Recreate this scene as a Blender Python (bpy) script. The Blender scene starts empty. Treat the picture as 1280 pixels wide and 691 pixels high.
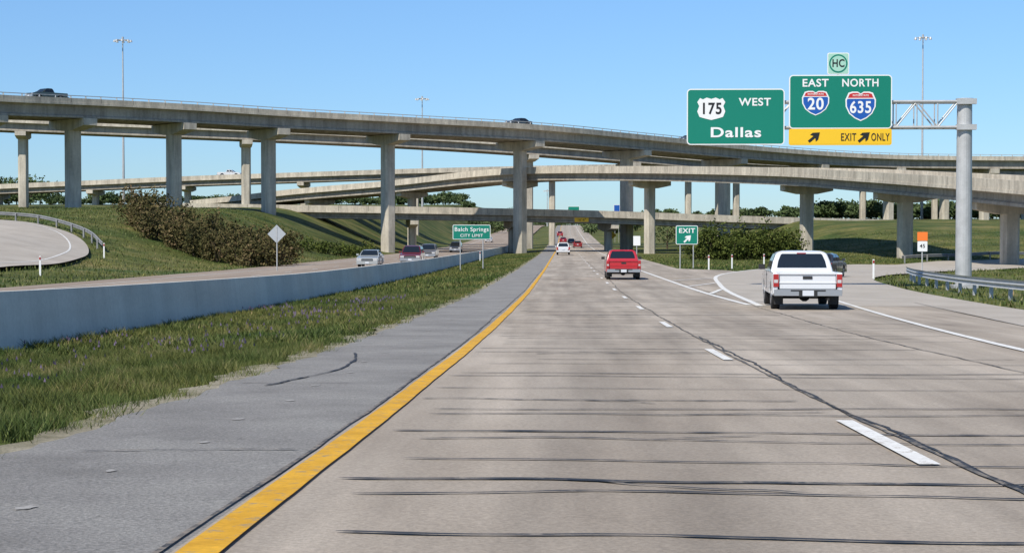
import bpy, math, random
import numpy as np
from mathutils import Vector, Matrix
random.seed(7); rng=np.random.default_rng(7)
sc=bpy.context.scene
COL=sc.collection
# ------------------------------------------------------------------ survey helpers
F=2100.0; TH=math.radians(1.775); CT,ST=math.cos(TH),math.sin(TH)
def site(b,d):            # bearing / distance from the car -> world u,v
    X=(b-640)/F*d
    return (X*CT-d*ST, X*ST+d*CT)
def lev(e,d): return (290-e)/F*d
# ------------------------------------------------------------------ materials
def newmat(name):
    m=bpy.data.materials.new(name); m.use_nodes=True
    nt=m.node_tree; return m,nt,nt.nodes['Principled BSDF']
def M(name,c,rough=.6,metal=0.,spec=.5,coat=0.):
    m,nt,b=newmat(name); b.inputs['Base Color'].default_value=(*c,1)
    b.inputs['Roughness'].default_value=rough; b.inputs['Metallic'].default_value=metal
    b.inputs['Specular IOR Level'].default_value=spec; b.inputs['Coat Weight'].default_value=coat
    b.inputs['Coat Roughness'].default_value=.05
    return m
def MN(name,stops,scale=1.,stretch=(1,1,1),fine=20.,famt=.25,rough=.85,bump=.0,extra=None,metal=0,island=0.,spec=.3,lo=.32,hi=.68):
    m,nt,b=newmat(name); N=nt.nodes; L=nt.links
    g=N.new('ShaderNodeNewGeometry'); mp=N.new('ShaderNodeMapping'); mp.inputs['Scale'].default_value=stretch
    L.new(g.outputs['Position'],mp.inputs['Vector'])
    n=N.new('ShaderNodeTexNoise'); n.inputs['Scale'].default_value=scale; n.inputs['Detail'].default_value=7; n.inputs['Roughness'].default_value=.62
    L.new(mp.outputs[0],n.inputs['Vector'])
    r=N.new('ShaderNodeValToRGB'); k=len(stops)
    r.color_ramp.elements[0].position=lo; r.color_ramp.elements[0].color=(*stops[0],1)
    r.color_ramp.elements[1].position=hi; r.color_ramp.elements[1].color=(*stops[-1],1)
    for i in range(1,k-1):
        e=r.color_ramp.elements.new(lo+(hi-lo)*i/(k-1)); e.color=(*stops[i],1)
    if island>0:
        ad=N.new('ShaderNodeMath'); ad.operation='MULTIPLY_ADD'; L.new(g.outputs['Random Per Island'],ad.inputs[0]); ad.inputs[1].default_value=island; 
        sb=N.new('ShaderNodeMath'); sb.operation='SUBTRACT'; L.new(n.outputs[0],sb.inputs[0]); sb.inputs[1].default_value=island*.5
        L.new(sb.outputs[0],ad.inputs[2]); L.new(ad.outputs[0],r.inputs[0])
    else: L.new(n.outputs[0],r.inputs[0])
    f=N.new('ShaderNodeTexNoise'); f.inputs['Scale'].default_value=fine; f.inputs['Detail'].default_value=5; f.inputs['Roughness'].default_value=.7
    L.new(g.outputs['Position'],f.inputs['Vector'])
    mr=N.new('ShaderNodeMapRange'); mr.inputs[1].default_value=.25; mr.inputs[2].default_value=.75; mr.inputs[3].default_value=1-famt; mr.inputs[4].default_value=1+famt
    L.new(f.outputs[0],mr.inputs[0])
    mx=N.new('ShaderNodeMix'); mx.data_type='RGBA'; mx.blend_type='MULTIPLY'; mx.inputs[0].default_value=1
    L.new(r.outputs[0],mx.inputs[6]); L.new(mr.outputs[0],mx.inputs[7])
    out=mx.outputs[2]
    if extra: out=extra(nt,g,out)
    L.new(out,b.inputs['Base Color'])
    b.inputs['Roughness'].default_value=rough; b.inputs['Metallic'].default_value=metal; b.inputs['Specular IOR Level'].default_value=spec
    if bump>0:
        bp=N.new('ShaderNodeBump'); bp.inputs['Strength'].default_value=bump; bp.inputs['Distance'].default_value=.02
        L.new(f.outputs[0],bp.inputs['Height']); L.new(bp.outputs[0],b.inputs['Normal'])
    return m
def wheeltracks(nt,g,col):
    N=nt.nodes;L=nt.links
    s=N.new('ShaderNodeSeparateXYZ'); L.new(g.outputs['Position'],s.inputs[0])
    a=N.new('ShaderNodeMath'); a.operation='MULTIPLY_ADD'; a.inputs[1].default_value=2*math.pi/3.6; a.inputs[2].default_value=-2*math.pi/3.6*.37
    L.new(s.outputs[0],a.inputs[0])
    c=N.new('ShaderNodeMath'); c.operation='COSINE'; L.new(a.outputs[0],c.inputs[0])
    mr=N.new('ShaderNodeMapRange'); mr.inputs[1].default_value=.1; mr.inputs[2].default_value=1; mr.inputs[3].default_value=1.0; mr.inputs[4].default_value=.89
    L.new(c.outputs[0],mr.inputs[0])
    mp=N.new('ShaderNodeMapping'); mp.inputs['Scale'].default_value=(2.2,.12,1); L.new(g.outputs['Position'],mp.inputs[0])
    n=N.new('ShaderNodeTexNoise'); n.inputs['Scale'].default_value=1.; n.inputs['Detail'].default_value=6; L.new(mp.outputs[0],n.inputs[0])
    m2=N.new('ShaderNodeMapRange'); m2.inputs[1].default_value=.3; m2.inputs[2].default_value=.7; m2.inputs[3].default_value=.82; m2.inputs[4].default_value=1.12
    L.new(n.outputs[0],m2.inputs[0])
    d=N.new('ShaderNodeMath'); d.operation='MULTIPLY'; d.inputs[1].default_value=1/4.6; L.new(s.outputs[1],d.inputs[0])
    fl=N.new('ShaderNodeMath'); fl.operation='FLOOR'; L.new(d.outputs[0],fl.inputs[0])
    d2=N.new('ShaderNodeMath'); d2.operation='MULTIPLY_ADD'; d2.inputs[1].default_value=1/3.6; d2.inputs[2].default_value=.4; L.new(s.outputs[0],d2.inputs[0])
    f2=N.new('ShaderNodeMath'); f2.operation='FLOOR'; L.new(d2.outputs[0],f2.inputs[0])
    cb_=N.new('ShaderNodeCombineXYZ'); L.new(fl.outputs[0],cb_.inputs[1]); L.new(f2.outputs[0],cb_.inputs[0])
    wn=N.new('ShaderNodeTexWhiteNoise'); wn.noise_dimensions='2D'; L.new(cb_.outputs[0],wn.inputs[0])
    m3=N.new('ShaderNodeMapRange'); m3.inputs[3].default_value=.96; m3.inputs[4].default_value=1.04; L.new(wn.outputs[0],m3.inputs[0])
    mu=N.new('ShaderNodeMath'); mu.operation='MULTIPLY'; L.new(mr.outputs[0],mu.inputs[0]); L.new(m2.outputs[0],mu.inputs[1])
    mv=N.new('ShaderNodeMath'); mv.operation='MULTIPLY'; L.new(mu.outputs[0],mv.inputs[0]); L.new(m3.outputs[0],mv.inputs[1])
    mx=N.new('ShaderNodeMix'); mx.data_type='RGBA'; mx.blend_type='MULTIPLY'; mx.inputs[0].default_value=1
    L.new(col,mx.inputs[6]); L.new(mv.outputs[0],mx.inputs[7]); return mx.outputs[2]
def worn(under,lo=.36,hi=.44,sc_=9.):
    def fn(nt,g,col):
        N=nt.nodes;L=nt.links
        n=N.new('ShaderNodeTexNoise'); n.inputs['Scale'].default_value=sc_; n.inputs['Detail'].default_value=8; n.inputs['Roughness'].default_value=.75
        L.new(g.outputs['Position'],n.inputs[0])
        mr=N.new('ShaderNodeMapRange'); mr.inputs[1].default_value=lo; mr.inputs[2].default_value=hi; L.new(n.outputs[0],mr.inputs[0])
        mx=N.new('ShaderNodeMix'); mx.data_type='RGBA'; L.new(mr.outputs[0],mx.inputs[0]); mx.inputs[6].default_value=(*under,1); L.new(col,mx.inputs[7]); return mx.outputs[2]
    return fn
def patches(nt,g,col):
    N=nt.nodes;L=nt.links
    n=N.new('ShaderNodeTexNoise'); n.inputs['Scale'].default_value=.11; n.inputs['Detail'].default_value=7; n.inputs['Roughness'].default_value=.74; n.inputs['Distortion'].default_value=.6
    L.new(g.outputs['Position'],n.inputs[0])
    r=N.new('ShaderNodeValToRGB'); r.color_ramp.elements[0].position=.38; r.color_ramp.elements[0].color=(.62,.74,.72,1); r.color_ramp.elements[1].position=.64; r.color_ramp.elements[1].color=(1.65,1.2,1.4,1)
    L.new(n.outputs[0],r.inputs[0]); mx=N.new('ShaderNodeMix'); mx.data_type='RGBA'; mx.blend_type='MULTIPLY'; mx.inputs[0].default_value=1
    L.new(col,mx.inputs[6]); L.new(r.outputs[0],mx.inputs[7]); return mx.outputs[2]
m_road=MN('concrete_road',[(.315,.262,.205),(.395,.335,.268),(.465,.40,.325)],scale=.5,stretch=(1,.25,1),fine=38,famt=.3,bump=.4,extra=wheeltracks)
m_onc=MN('concrete_road_old',[(.26,.20,.15),(.36,.29,.225)],scale=.3,stretch=(1,.2,1),fine=30,famt=.2)
m_ramp=MN('concrete_ramp',[(.37,.325,.27),(.47,.42,.355)],scale=.4,fine=30,famt=.2,bump=.2)
m_asph=MN('asphalt_shoulder',[(.20,.188,.172),(.25,.236,.217),(.295,.28,.255)],scale=.8,fine=48,famt=.6,bump=.7)
m_gravel=MN('gravel_edge',[(.18,.16,.09),(.40,.35,.26)],scale=2.5,fine=40,famt=.5,bump=.8)
m_grass=MN('grass_ground',[(.055,.07,.018),(.09,.118,.03),(.145,.155,.055)],scale=.22,fine=3.5,famt=.55,bump=.9,spec=.1,extra=patches)
m_blade=MN('grass_blades',[(.036,.058,.014),(.078,.118,.026),(.13,.165,.045),(.27,.245,.12)],scale=.5,fine=4,famt=.25,island=.5,rough=.6,spec=.12,lo=.25,hi=.88,extra=patches)
m_flow=MN('flower_purple',[(.10,.07,.13),(.18,.14,.22)],scale=3,fine=9,island=.4)
m_yel=MN('paint_yellow',[(.56,.29,.018),(.72,.39,.03)],scale=3,fine=30,famt=.15,extra=worn((.30,.24,.15),.36,.46))
m_wht=MN('paint_white',[(.64,.62,.58),(.78,.77,.73)],scale=3,fine=30,famt=.12,extra=worn((.36,.31,.25),.36,.45,12))
m_whtold=MN('paint_white_worn',[(.35,.34,.31),(.5,.48,.45)],scale=3,fine=30,famt=.12,extra=worn((.34,.29,.23),.45,.6,6))
m_tar=MN('tar_seal',[(.024,.023,.024),(.06,.057,.055)],scale=3,fine=20,famt=.3,rough=.6,extra=worn((.24,.205,.165),.37,.46,4))
m_seam=MN('joint_crack',[(.05,.05,.05),(.09,.085,.08)],scale=3,fine=20,famt=.3,rough=.7,extra=worn((.26,.22,.175),.42,.55,7))
def mkstain(amt,sc=1.1):
    def stain(nt,g,col):
        N=nt.nodes;L=nt.links
        mp=N.new('ShaderNodeMapping'); mp.inputs['Scale'].default_value=(sc,sc,.12*sc); L.new(g.outputs['Position'],mp.inputs[0])
        n=N.new('ShaderNodeTexNoise'); n.inputs['Scale'].default_value=1.; n.inputs['Detail'].default_value=7; n.inputs['Roughness'].default_value=.7; L.new(mp.outputs[0],n.inputs[0])
        m2=N.new('ShaderNodeMapRange'); m2.inputs[1].default_value=.38; m2.inputs[2].default_value=.6; m2.inputs[3].default_value=amt; m2.inputs[4].default_value=1.06
        L.new(n.outputs[0],m2.inputs[0])
        mx=N.new('ShaderNodeMix'); mx.data_type='RGBA'; mx.blend_type='MULTIPLY'; mx.inputs[0].default_value=1
        L.new(col,mx.inputs[6]); L.new(m2.outputs[0],mx.inputs[7]); return mx.outputs[2]
    return stain
stain=mkstain(.7)
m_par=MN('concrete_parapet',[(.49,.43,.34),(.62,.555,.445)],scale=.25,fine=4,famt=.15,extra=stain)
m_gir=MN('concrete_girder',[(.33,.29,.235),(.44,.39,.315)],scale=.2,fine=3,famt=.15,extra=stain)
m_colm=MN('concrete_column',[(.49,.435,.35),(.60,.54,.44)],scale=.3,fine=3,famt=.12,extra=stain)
m_barr=MN('concrete_barrier',[(.56,.54,.49),(.66,.64,.585)],scale=.5,stretch=(1,.3,2),fine=9,famt=.1,extra=mkstain(.9,.5))
m_steel=MN('galvanized_steel',[(.40,.40,.39),(.52,.52,.51)],scale=1.5,fine=15,famt=.1,rough=.5,metal=.2)
m_rail=MN('weathered_guardrail',[(.22,.22,.215),(.33,.33,.32)],scale=1.5,fine=15,famt=.15,rough=.55,metal=.3)
m_leaf=MN('bush_leaves',[(.035,.038,.014),(.075,.07,.024),(.125,.10,.042),(.19,.125,.068)],scale=.35,fine=2,famt=.3,island=.35,lo=.25,hi=.8,spec=.15)
m_leafg=MN('shrub_leaves',[(.03,.045,.01),(.07,.092,.018),(.13,.145,.035)],scale=.5,fine=2,famt=.3,island=.35,lo=.25,hi=.8,spec=.15)
m_tree=MN('tree_leaves',[(.045,.068,.026),(.08,.115,.042),(.13,.16,.07)],scale=.08,fine=.5,famt=.3,island=.35,lo=.25,hi=.8,spec=.15)
m_bark=MN('bark',[(.06,.045,.03),(.12,.09,.06)],scale=3)
m_green=M('sign_green',(.0,.19,.125),.45); m_white=M('sign_white',(.78,.78,.76),.5); m_syel=M('sign_yellow',(.82,.50,.015),.5)
m_blk=M('sign_black',(.01,.01,.01),.5); m_blue=M('sign_blue',(.01,.09,.38),.45); m_red=M('sign_red',(.5,.02,.02),.5); m_org=M('sign_orange',(.85,.2,.03),.5)
m_back=M('sign_aluminium_back',(.45,.47,.48),.5,.4)
m_mint=M('sign_mint',(.35,.6,.48),.5)
m_glass=M('car_glass',(.012,.016,.02),.06,0,.8); m_tyre=M('tyre',(.015,.015,.016),.85); m_rim=M('wheel_rim',(.35,.35,.36),.35,.7)
m_tail=M('tail_lamp',(.35,.01,.01),.2,coat=1); m_head=M('head_lamp',(.6,.6,.6),.1,.3); m_plast=M('black_trim',(.02,.02,.02),.6); m_chr=M('bumper_metal',(.42,.43,.44),.3,.6)
m_plate=M('licence_plate',(.6,.62,.65),.4)
# ------------------------------------------------------------------ mesh builder
class B:
    def __init__(s): s.v=[];s.f=[];s.m=[]
    def add(s,vs,fs,mi=0):
        o=len(s.v); s.v+= [tuple(p) for p in vs]; s.f+=[tuple(i+o for i in f) for f in fs]; s.m+=[mi]*len(fs)
    def box(s,c,sz,mi=0,rz=0.):
        cx,cy,cz=c;a,b,h=[q/2 for q in sz]; ca,sa=math.cos(rz),math.sin(rz); P=[]
        for z in(-h,h):
            for x,y in((-a,-b),(a,-b),(a,b),(-a,b)): P.append((cx+x*ca-y*sa,cy+x*sa+y*ca,cz+z))
        s.add(P,[(3,2,1,0),(4,5,6,7),(0,1,5,4),(1,2,6,5),(2,3,7,6),(3,0,4,7)],mi)
    def prismx(s,prof,x0,x1,mi=0):   # profile in (y,z)
        n=len(prof); P=[(x0,y,z) for y,z in prof]+[(x1,y,z) for y,z in prof]
        s.add(P,[tuple(range(n)),tuple(range(2*n-1,n-1,-1))]+[(i,i+n,(i+1)%n+n,(i+1)%n) for i in range(n)],mi)
    def prismy(s,prof,y0,y1,mi=0):   # profile in (x,z); y0 front
        n=len(prof); P=[(x,y0,z) for x,z in prof]+[(x,y1,z) for x,z in prof]
        s.add(P,[tuple(range(n)),tuple(range(2*n-1,n-1,-1))]+[(i,i+n,(i+1)%n+n,(i+1)%n) for i in range(n)],mi)
    def tube(s,a,b,r,r2=None,n=8,mi=0,cap=True):
        a=Vector(a);b=Vector(b);r2=r if r2 is None else r2; d=(b-a).normalized()
        t=Vector((0,0,1)) if abs(d.z)<.9 else Vector((1,0,0)); x=d.cross(t).normalized(); y=d.cross(x)
        P=[]
        for c,R in((a,r),(b,r2)):
            for i in range(n):
                an=2*math.pi*i/n; P.append(c+x*R*math.cos(an)+y*R*math.sin(an))
        fs=[(i,(i+1)%n,(i+1)%n+n,i+n) for i in range(n)]
        if cap: fs+=[tuple(range(n-1,-1,-1)),tuple(range(n,2*n))]
        s.add(P,fs,mi)
    def obj(s,name,mats,parent=None,bevel=0,smooth=False,loc=None):
        me=bpy.data.meshes.new(name); me.from_pydata(s.v,[],s.f); 
        for m in mats: me.materials.append(m)
        me.polygons.foreach_set('material_index',s.m)
        if smooth: me.polygons.foreach_set('use_smooth',[True]*len(s.f))
        me.update(); o=bpy.data.objects.new(name,me); COL.objects.link(o)
        import bmesh
        bm=bmesh.new(); bm.from_mesh(me); bmesh.ops.recalc_face_normals(bm,faces=bm.faces); bm.to_mesh(me); bm.free()
        if parent: o.parent=parent
        if loc: o.location=loc
        if bevel: 
            md=o.modifiers.new('bev','BEVEL'); md.width=bevel; md.segments=3; md.limit_method='ANGLE'; md.angle_limit=math.radians(28)
        return o
def empty(name,loc=(0,0,0),rz=0):
    e=bpy.data.objects.new(name,None); COL.objects.link(e); e.location=loc; e.rotation_euler=(0,0,rz); return e
def fastmesh(name,V,nper,mat):
    V=np.asarray(V,dtype=np.float32).reshape(-1,3); n=len(V)//nper
    me=bpy.data.meshes.new(name); me.vertices.add(len(V)); me.vertices.foreach_set('co',V.ravel())
    me.loops.add(len(V)); me.loops.foreach_set('vertex_index',np.arange(len(V),dtype=np.int32))
    me.polygons.add(n); me.polygons.foreach_set('loop_start',np.arange(0,len(V),nper,dtype=np.int32))
    me.materials.append(mat); me.update(calc_edges=True); me.validate()
    o=bpy.data.objects.new(name,me); COL.objects.link(o); return o
# ------------------------------------------------------------------ terrain
vl=np.concatenate([[-400,-200,-100,-60],np.arange(-40,430,2.5),np.arange(430,1040,15),[1100,1300,1700,2300,3200,5000]]).astype(float)
_t=np.arange(-500,5200,1.)
_z=np.interp(_t,[-500,-60,0,10,23,35,67,126,200,300,400,600,800,1000,5200],[1.5,.45,-1.12,-1.39,-1.73,-1.98,-2.45,-2.85,-3.1,-3.35,-3.0,-.5,2.5,4,4])
_k=np.exp(-.5*(np.arange(-25,26)/7.)**2); _k/=_k.sum(); _zs=np.convolve(np.pad(_z,25,mode='edge'),_k,'valid')
_tab=np.interp(vl,_t,_zs)
def rz(v): return np.interp(v,vl,_tab)
def sst(x): x=np.clip(x,0,1); return x*x*(3-2*x)
def ground(u,v):
    u=np.asarray(u,float); v=np.asarray(v,float); r=rz(v)
    HL=np.interp(v,[0,60,90,150,200,300,400,600,800,1200],[-1.2,-2.0,-1.4,1.0,2.8,4.4,6.6,9.6,13,16])
    HR=np.interp(v,[0,150,185,240,300,500,800,1200],[-2.6,-3,-2.6,.9,2.1,3.8,6.3,9])
    tl=sst((-26-u)/23); tr=sst((u-24)/20)
    z=r+tl*np.maximum(HL-r,0)+tr*np.maximum(HR-r,0)
    z=z-.25*sst((-3.6-u)/5)*sst((u+12)/1.2)
    z=z+.12*np.sin(u*.31+v*.17)*np.sin(v*.23-u*.11)*sst((np.abs(u+4)-24)/10)
    return z
def catmull(P,n=8):
    P=[np.array(p,float) for p in P]; P=[2*P[0]-P[1]]+P+[2*P[-1]-P[-2]]; out=[];idx=[]
    for i in range(1,len(P)-2):
        idx.append(len(out))
        for k in range(n):
            t=k/n; a,b,c,d=P[i-1:i+3]
            out.append(.5*((2*b)+(-a+c)*t+(2*a-5*b+4*c-d)*t*t+(-a+3*b-3*c+d)*t**3))
    idx.append(len(out)); out.append(P[-2]); return np.array(out),idx
rampL,_=catmull([(5.7,50),(7.3,80),(10.3,110),(18,138),(31,158),(56,180),(95,196),(160,212)],8)
rampR,_=catmull([(12.9,50),(15.2,77),(18.2,99),(25,117),(38,133),(60,147),(96,159),(160,170)],8)
rpoly=np.vstack([rampL,rampR[::-1]])
loopc,_=catmull([(-100,172),(-78,164),(-62,155),(-50,146),(-42.5,134),(-38.8,120),(-38,105),(-39,85),(-43,60),(-52,30),(-70,0)],8)
def inpoly(u,v,poly):
    ins=np.zeros(np.shape(u),bool); n=len(poly)
    for i in range(n):
        x1,y1=poly[i];x2,y2=poly[(i+1)%n]
        c=((y1>v)!=(y2>v))&(u<(x2-x1)*(v-y1)/(y2-y1+1e-12)+x1); ins^=c
    return ins
def dloop(u,v):
    d=np.full(np.shape(u),1e9)
    for p in loopc: d=np.minimum(d,np.hypot(u-p[0],v-p[1]))
    return d
def redge(v): return np.interp(v,[-100,0,24,50,60,118,125,132,5000],[9.8,10.2,11.2,12.9,9.5,12.5,12.0,8.9,8.9])
ul=np.concatenate([[-4000,-2500,-1500,-900,-600,-400,-300,-220,-170,-140],np.arange(-120,-26,2.),[-26,-25.4,-22,-18,-14,-11.2,-10.5,-9.5,-8,-6.5,-5,-3.8,-3.2,-1,3,7,9,11],np.arange(13,120,2.),[140,170,220,300,400,600,900,1500,2500,4000]])
U,V=np.meshgrid(ul,vl); Z=ground(U,V)-.06
Z=np.where(inpoly(U,V,rpoly),Z-.12,Z); Z=np.where(dloop(U,V)<5.,Z-.2,Z)
nu,nv=len(ul),len(vl)
me=bpy.data.meshes.new('ground'); 
me.from_pydata(np.stack([U,V,Z],-1).reshape(-1,3).tolist(),[],[(j*nu+i,j*nu+i+1,(j+1)*nu+i+1,(j+1)*nu+i) for j in range(nv-1) for i in range(nu-1)])
me.polygons.foreach_set('use_smooth',[True]*len(me.polygons))
me.materials.append(m_grass); COL.objects.link(bpy.data.objects.new('ground',me))
# ------------------------------------------------------------------ pavement
def strip(name,vs,uL,uR,zo,mat,n=1,zf=None):
    b=B(); P=[]
    for i,v in enumerate(vs):
        a,c=uL(v),uR(v)
        for k in range(n+1):
            u=a+(c-a)*k/n; P.append((u,v,float(rz(v))+zo))
    b.add(P,[(i*(n+1)+k,i*(n+1)+k+1,(i+1)*(n+1)+k+1,(i+1)*(n+1)+k) for i in range(len(vs)-1) for k in range(n)])
    return b.obj(name,[mat])
vroad=[float(x) for x in vl if -60<=x<=1700]
strip('highway_road',vroad,lambda v:-1.6,lambda v:float(redge(v)),0.,m_road)
vf=list(np.arange(-20,60,.35))+list(np.arange(60,1040,2.5))
jit=lambda v,a,s:a*(math.sin(v*1.7*s)+.6*math.sin(v*4.1*s+1)+.5*math.sin(v*9.3*s+2)+.3*math.sin(v*23*s))
strip('shoulder_pavement',vf,lambda v:-3.5+jit(v,.05,1),lambda v:-1.6,0.,m_asph)
strip('gravel_verge',vf,lambda v:-3.85+jit(v,.10,.7),lambda v:-3.4,-.012,m_gravel)
strip('oncoming_road',vroad,lambda v:-25.2,lambda v:-10.75,0.,m_onc)
def ribbon(name,A,C,zo,mat,n=4):
    b=B();P=[]
    for a,c in zip(A,C):
        for k in range(n+1):
            q=a+(c-a)*k/n; P.append((q[0],q[1],float(ground(q[0],q[1]))+zo))
    b.add(P,[(i*(n+1)+k,i*(n+1)+k+1,(i+1)*(n+1)+k+1,(i+1)*(n+1)+k) for i in range(len(A)-1) for k in range(n)])
    return b.obj(name,[mat])
def offs(P,o):
    T=np.gradient(P,axis=0); T/=np.linalg.norm(T,axis=1)[:,None]; return P+np.stack([T[:,1],-T[:,0]],1)*o
ribbon('exit_ramp_road',rampL,rampR,.006,m_ramp,6)
ribbon('loop_ramp_road',offs(loopc,-3.8),offs(loopc,3.8),.03,m_ramp,6)
strip('exit_shoulder_pavement',[float(x) for x in np.arange(-20,52,2.5)],lambda v:float(redge(v))-2.2,lambda v:float(redge(v))+.02,.005,m_ramp)
mk={'y':B(),'w':B()}
def line(P,w,key,zo=.014,bb=None):
    P=np.array(P,float); A=offs(P,-w/2);C=offs(P,w/2); b=bb or mk[key]; Q=[]
    for a,c in zip(A,C): 
        Q.append((a[0],a[1],float(ground(a[0],a[1]))+zo)); Q.append((c[0],c[1],float(ground(c[0],c[1]))+zo))
    b.add(Q,[(2*i,2*i+1,2*i+3,2*i+2) for i in range(len(P)-1)])
def vline(u,v0,v1,w,key,step=2.5): 
    n=max(2,int((v1-v0)/step)+1); line([(u,x) for x in np.linspace(v0,v1,n)],w,key)
P=[]; vv=list(np.arange(-6,60,.25))+list(np.arange(60,1000,2.5))
for v in vv:
    for s in(-1,1): P.append((-1.47+s*(.088+.002*math.sin(v*3+s)+random.uniform(-.0015,.0015))+.006*math.sin(v*.6),v,float(rz(v))+.014))
mk['y'].add(P,[(2*i,2*i+1,2*i+3,2*i+2) for i in range(len(vv)-1)])
for k in range(-1,70): vline(2.17,10+12.2*k,13.05+12.2*k,.13,'w',1.)
rl,_=catmull([(5.5,-10),(5.9,8),(6.75,24),(8.9,54),(11.3,80),(14.8,104),(22,121),(38,137),(60,150),(96,162)],8)
line(rl,.16,'w')
vline(5.6,51,120,.2,'w'); vline(5.6,120,1000,.14,'w')
line(rampL[:28]+np.array([.12,0]),.22,'w')
for v0 in (66,78,90): 
    uR=float(np.interp(v0+7,rampL[:,1],rampL[:,0])); line([(5.75,v0),(uR,v0+7)],.2,'w')
vline(-11.8,-10,1000,.13,'y'); vline(-22.6,-10,1000,.13,'w')
for k in range(0,80):
    for uu in (-15.4,-19.0): vline(uu,4+12.2*k,7+12.2*k,.12,'w')
line(offs(loopc,-2.4),.14,'w',.045); line(offs(loopc,3.0),.14,'y',.045)
mk['y'].obj('yellow_road_marking',[m_yel]); mk['w'].obj('white_road_marking',[m_wht])
ob=B(); line([(8.4,20),(9.6,35),(11.2,54)],.10,'w',.012,ob); ob.obj('worn_road_marking',[m_whtold])
# tar seals
cb=B(); sm=B()
def crack(P,w,zo=.010,b=None):
    b=b or cb
    P=np.array(P); Q=[]; T=np.gradient(P,axis=0); T/=np.linalg.norm(T,axis=1)[:,None]+1e-9
    ws=np.convolve(np.pad(rng.uniform(.25,1.45,len(P)),1,mode='edge'),[.25,.5,.25],'valid')
    for i,(p,t) in enumerate(zip(P,T)):
        ww=w*ws[i]
        if i in(0,len(P)-1): ww*=.15
        for s in(-.5,.5):
            q=(p[0]-t[1]*ww*s,p[1]+t[0]*ww*s); Q.append((q[0],q[1],float(rz(q[1]))+zo))
    b.add(Q,[(2*i,2*i+1,2*i+3,2*i+2) for i in range(len(P)-1)])
v=7.35; near=[7.35,8.6,9.2,10.3,11.5,12.1,13.6,14.1,15.3]; ki=0
while v<170:
    a=random.choice([-1.3,-1.3,-1.2,-1.,-.4]); e=random.choice([2.1,5.3,6,7,8.5]) 
    if v<15: a=random.choice([-1.25,-1.1,-1.]);e=random.choice([3.5,5,5.5])
    n=80; ph=random.random()*9; sl=random.uniform(-.09,.03)
    us=np.linspace(a,e,n); wk=np.cumsum(rng.normal(0,.013,n)); wk=np.convolve(np.pad(wk,2,mode='edge'),np.ones(5)/5,'valid'); vs=v+sl*(us-a)+.06*np.sin(us*1.1+ph)+.02*np.sin(us*3.7+ph)+wk
    crack(np.stack([us,vs],1),random.uniform(.035,.075) if v<40 else random.uniform(.06,.125))
    if random.random()<.35:
        i=random.randint(8,60); crack(np.stack([us[i:i+16],vs[i:i+16]+np.linspace(0,random.choice([-.4,.4]),16)+np.cumsum(rng.normal(0,.012,16))],1),.03)
    ki+=1
    v=near[ki] if ki<len(near) else v+(random.choice([.5,.8,1.1,1.5,2.]) if v<45 else random.uniform(1.,2.8))
def walk(vs,u0,k,s): 
    n=len(vs); w=np.cumsum(rng.normal(0,s,n)); w-=np.linspace(0,w[-1],n); return u0+w
vs=np.linspace(6,170,700); crack(np.stack([walk(vs,2.36,0,.008),vs],1),.04,.010,sm)
vs=np.linspace(6,30,160); crack(np.stack([walk(vs,2.40,0,.010),vs],1),.035)
vs=np.linspace(18,90,300); crack(np.stack([walk(vs,5.3,0,.01)+(vs-18)*.01,vs],1),.03,.010,sm)
vs=np.linspace(4,130,600); crack(np.stack([walk(vs,-1.66,0,.003),vs],1),.028,.010,sm)
for v0,a,e in((10.6,-3.1,-1.7),(17.5,-3.4,-2.2),(26,-3.3,-1.7),(38,-3.3,-1.7),(49,-3.4,-1.8)):
    us=np.linspace(a,e,22); crack(np.stack([us,v0+np.cumsum(rng.normal(0,.02,22))+.1*(us-a)],1),.03,.010,sm)
vs=np.linspace(17,24,50); crack(np.stack([-3.05+.3*np.sin((vs-17)/7*math.pi)+np.cumsum(rng.normal(0,.012,50)),vs],1),.045)
cb.obj('tar_crack_seal',[m_tar]); sm.obj('pavement_joint_crack',[m_seam])
sb=B()
for i in range(16):
    v=6.6+i*1.35*(1+i*.05); u=-2.55+random.uniform(-.12,.12); r=random.uniform(.035,.06); P=[]
    for k in range(12):
        a=k/12*6.283; q=(u+r*math.cos(a)*random.uniform(.5,1.2),v+r*1.8*math.sin(a)*random.uniform(.5,1.2)); P.append((*q,float(rz(q[1]))+.005))
    sb.add(P,[tuple(range(12))])
sb.obj('pavement_patch',[MN('patch',[(.34,.325,.30),(.42,.40,.375)],scale=6,extra=worn((.25,.235,.215),.4,.54,25))])
# ------------------------------------------------------------------ sweeps
def sweep(b,P,sec,mi=0):
    P=np.array(P); T=np.gradient(P[:,:2],axis=0); T/=np.linalg.norm(T,axis=1)[:,None]; R=np.stack([T[:,1],-T[:,0]],1); n=len(sec); Q=[]
    for p,r in zip(P,R):
        for l,z in sec: Q.append((p[0]+r[0]*l,p[1]+r[1]*l,p[2]+z))
    fs=[(i*n+k,i*n+(k+1)%n,(i+1)*n+(k+1)%n,(i+1)*n+k) for i in range(len(P)-1) for k in range(n)]
    fs+=[tuple(range(n)),tuple(range((len(P)-1)*n+n-1,(len(P)-1)*n-1,-1))]
    b.add(Q,fs,mi)
rect=lambda a,c,z0,z1:[(a,z0),(c,z0),(c,z1),(a,z1)]
b=B()
for k in range(50):
    v0=2+9*k; P=[(-10.5,v,float(rz(v))) for v in (v0+.006,v0+3,v0+6,v0+8.994)]
    sweep(b,P,[(-.32,-.4),(-.32,.08),(-.17,.3),(-.1,.78),(.1,.78),(.16,.25),(.2,-.1),(.22,-.4)])
b.obj('concrete_median_barrier',[m_barr])
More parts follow.
